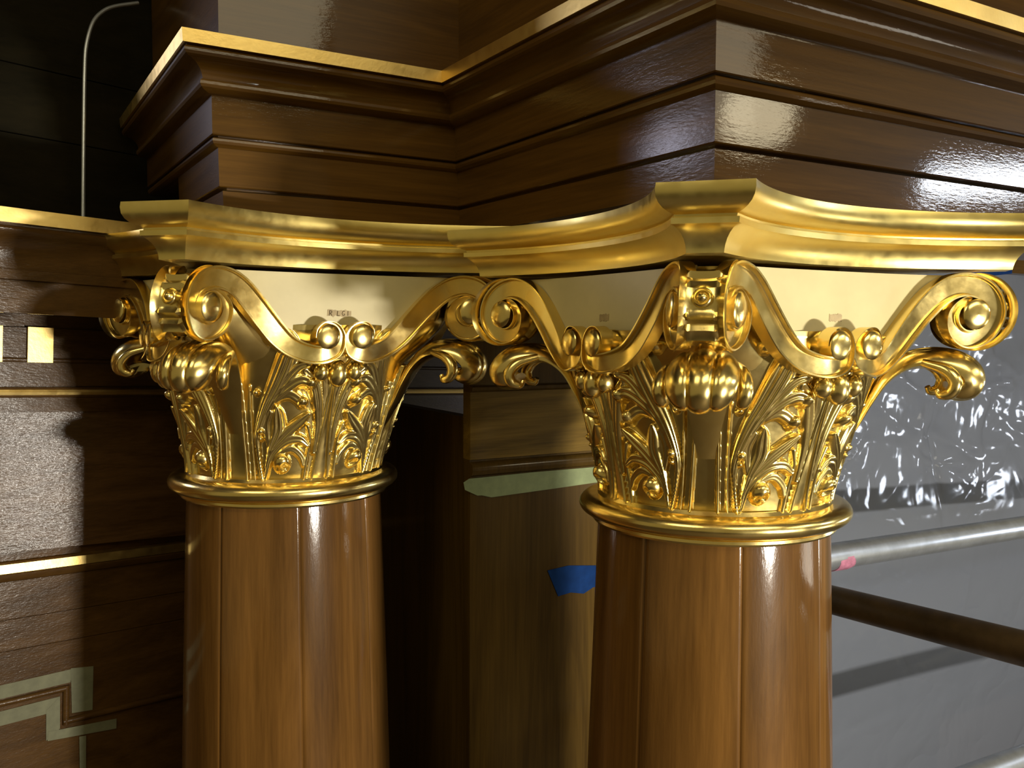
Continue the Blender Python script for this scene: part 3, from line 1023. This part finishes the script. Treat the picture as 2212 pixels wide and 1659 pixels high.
# lintel, plastic sheeting and scaffold tubes on the right
mb = MB(); mb.box((1.26, 1.30, 0.148), (3.4, 1.34, 0.34))
tag(mb.build('timber_lintel', WOODX, smooth=False, origin=(1.26, 1.30, 0.148)), 'brown timber lintel behind the larger capital, at the far right edge', 'beam')
lt = [(2.05, 0.160), (2.2358, 0.160), (2.2358, 0.1465), (2.1600, 0.1390), (2.1100, 0.1380), (2.05, 0.1400)]
mb = MB(); mb.prism([(x, 1.2992, z) for x, z in lt], [(x, 1.2985, z) for x, z in lt])
tag(mb.build('blue_tape', BLUET, smooth=False, origin=(2.14, 1.299, 0.149)), 'bright blue tape scrap under the lintel by the right scroll', 'tape')

nx, nz = 260, 220
xs = np.linspace(1.27, 3.3, nx)
zs = np.linspace(0.165, -1.54, nz)
X, Zg = np.meshgrid(xs, zs, indexing='ij')
rs = np.random.RandomState(3)
Y = np.full_like(X, 1.365)
for i in range(110):                                            # creases: sharp ridges in random directions, thickest near the top
    top = i < 85
    cx, cz = rs.uniform(1.5, 2.7), (rs.uniform(-0.36, -0.02) if top else rs.uniform(-1.0, 0.1))
    a, L, w, h = rs.uniform(-0.7, 0.5) + (1.2 if rs.rand() < 0.3 else 0), rs.uniform(0.03, 0.20), rs.uniform(0.007, 0.020), rs.uniform(-0.011, 0.011) * (1.0 if top else 0.35)
    u = (X - cx) * math.cos(a) + (Zg - cz) * math.sin(a)
    v = -(X - cx) * math.sin(a) + (Zg - cz) * math.cos(a)
    Y += h * np.exp(-np.abs(v) / w) * np.exp(-(u / L) ** 2)
crum = np.clip((Zg + 0.48) / 0.22, 0, 1) * np.clip((0.10 - Zg) / 0.12, 0.15, 1)
for k in range(16):                                             # fine crumpling of the upper half
    a, fq = rs.uniform(0, math.pi), rs.uniform(8, 42)
    u = (X + 0.05 * np.sin(Zg * 9 + k)) * math.cos(a) + (Zg + 0.05 * np.sin(X * 8 + 2 * k)) * math.sin(a)
    Y += crum * (0.055 / fq) * np.abs(np.sin(u * fq + rs.uniform(0, 6)))
Y += 0.008 * np.sin(X * 5 + Zg * 3) + 0.006 * np.sin(X * 11 - Zg * 7) * np.clip(Zg + 0.7, 0, 1)
V = np.stack([X, Y, Zg], -1).reshape(-1, 3)
sheet = np_mesh('plastic_sheet', V, grid_faces(nx, nz), PLASTIC, None, True, 180, origin=(2.0, 1.365, 0.165))
tag(sheet, 'crumpled clear plastic dust sheet hanging behind the scaffold tubes', 'plastic sheet')

mb = MB(); mb.tube([(0.95, 1.0600, -0.4000), (1.3007, 1.0642, -0.4040), (1.9606, 1.0900, -0.4275), (2.62, 1.1150, -0.4490)], 0.0240, 28)
tag(mb.build('scaffold_tube', STEEL, origin=(1.5, 1.07, -0.41)), 'silver galvanised scaffold tube meeting the nearer column, above the brown tube', 'scaffold tube', 'scaffold tubes')
tb = bpy.data.objects['scaffold_tube']
mb = MB(); mb.tube([(1.300, 1.0640, -0.4062), (1.318, 1.0646, -0.4070), (1.335, 1.0650, -0.4075), (1.352, 1.0663, -0.4066)], [0.0236, 0.0240, 0.0238, 0.0225], 28)
mb.build('paint_mark', plain('pink_paint', (0.42, 0.16, 0.24), 0.5, var=0.3, scale=90), tb)['label'] = 'smear of pink paint on the tube'
mb = MB(); mb.tube([(1.2180, 1.125, -0.4570), (1.2031, 0.9826, -0.4450), (1.1676, 0.6429, -0.4150), (1.06, -0.40, -0.325)], 0.0235, 28)
tag(mb.build('scaffold_tube', RUST, origin=(1.2, 0.9, -0.43)), 'dull brown scaffold tube sloping down to the right in front of the plastic', 'scaffold tube', 'scaffold tubes')
mb = MB(); mb.tube([(0.95, 0.889, -0.758), (1.4372, 0.8897, -0.7777), (1.6319, 0.8901, -0.785), (2.62, 0.892, -0.822)], 0.0240, 28)
tag(mb.build('scaffold_tube', STEEL, origin=(1.5, 0.89, -0.78)), 'grey scaffold tube in the bottom right corner of the photo', 'scaffold tube', 'scaffold tubes')

mb = MB(); mb.box((2.235, 1.45, -1.55), (3.1, 1.49, -1.067))
tag(mb.build('dark_board', SHADOWW, smooth=False, origin=(2.235, 1.45, -1.55)), 'dark board standing behind the plastic sheet, above the bottom right tube', 'board')
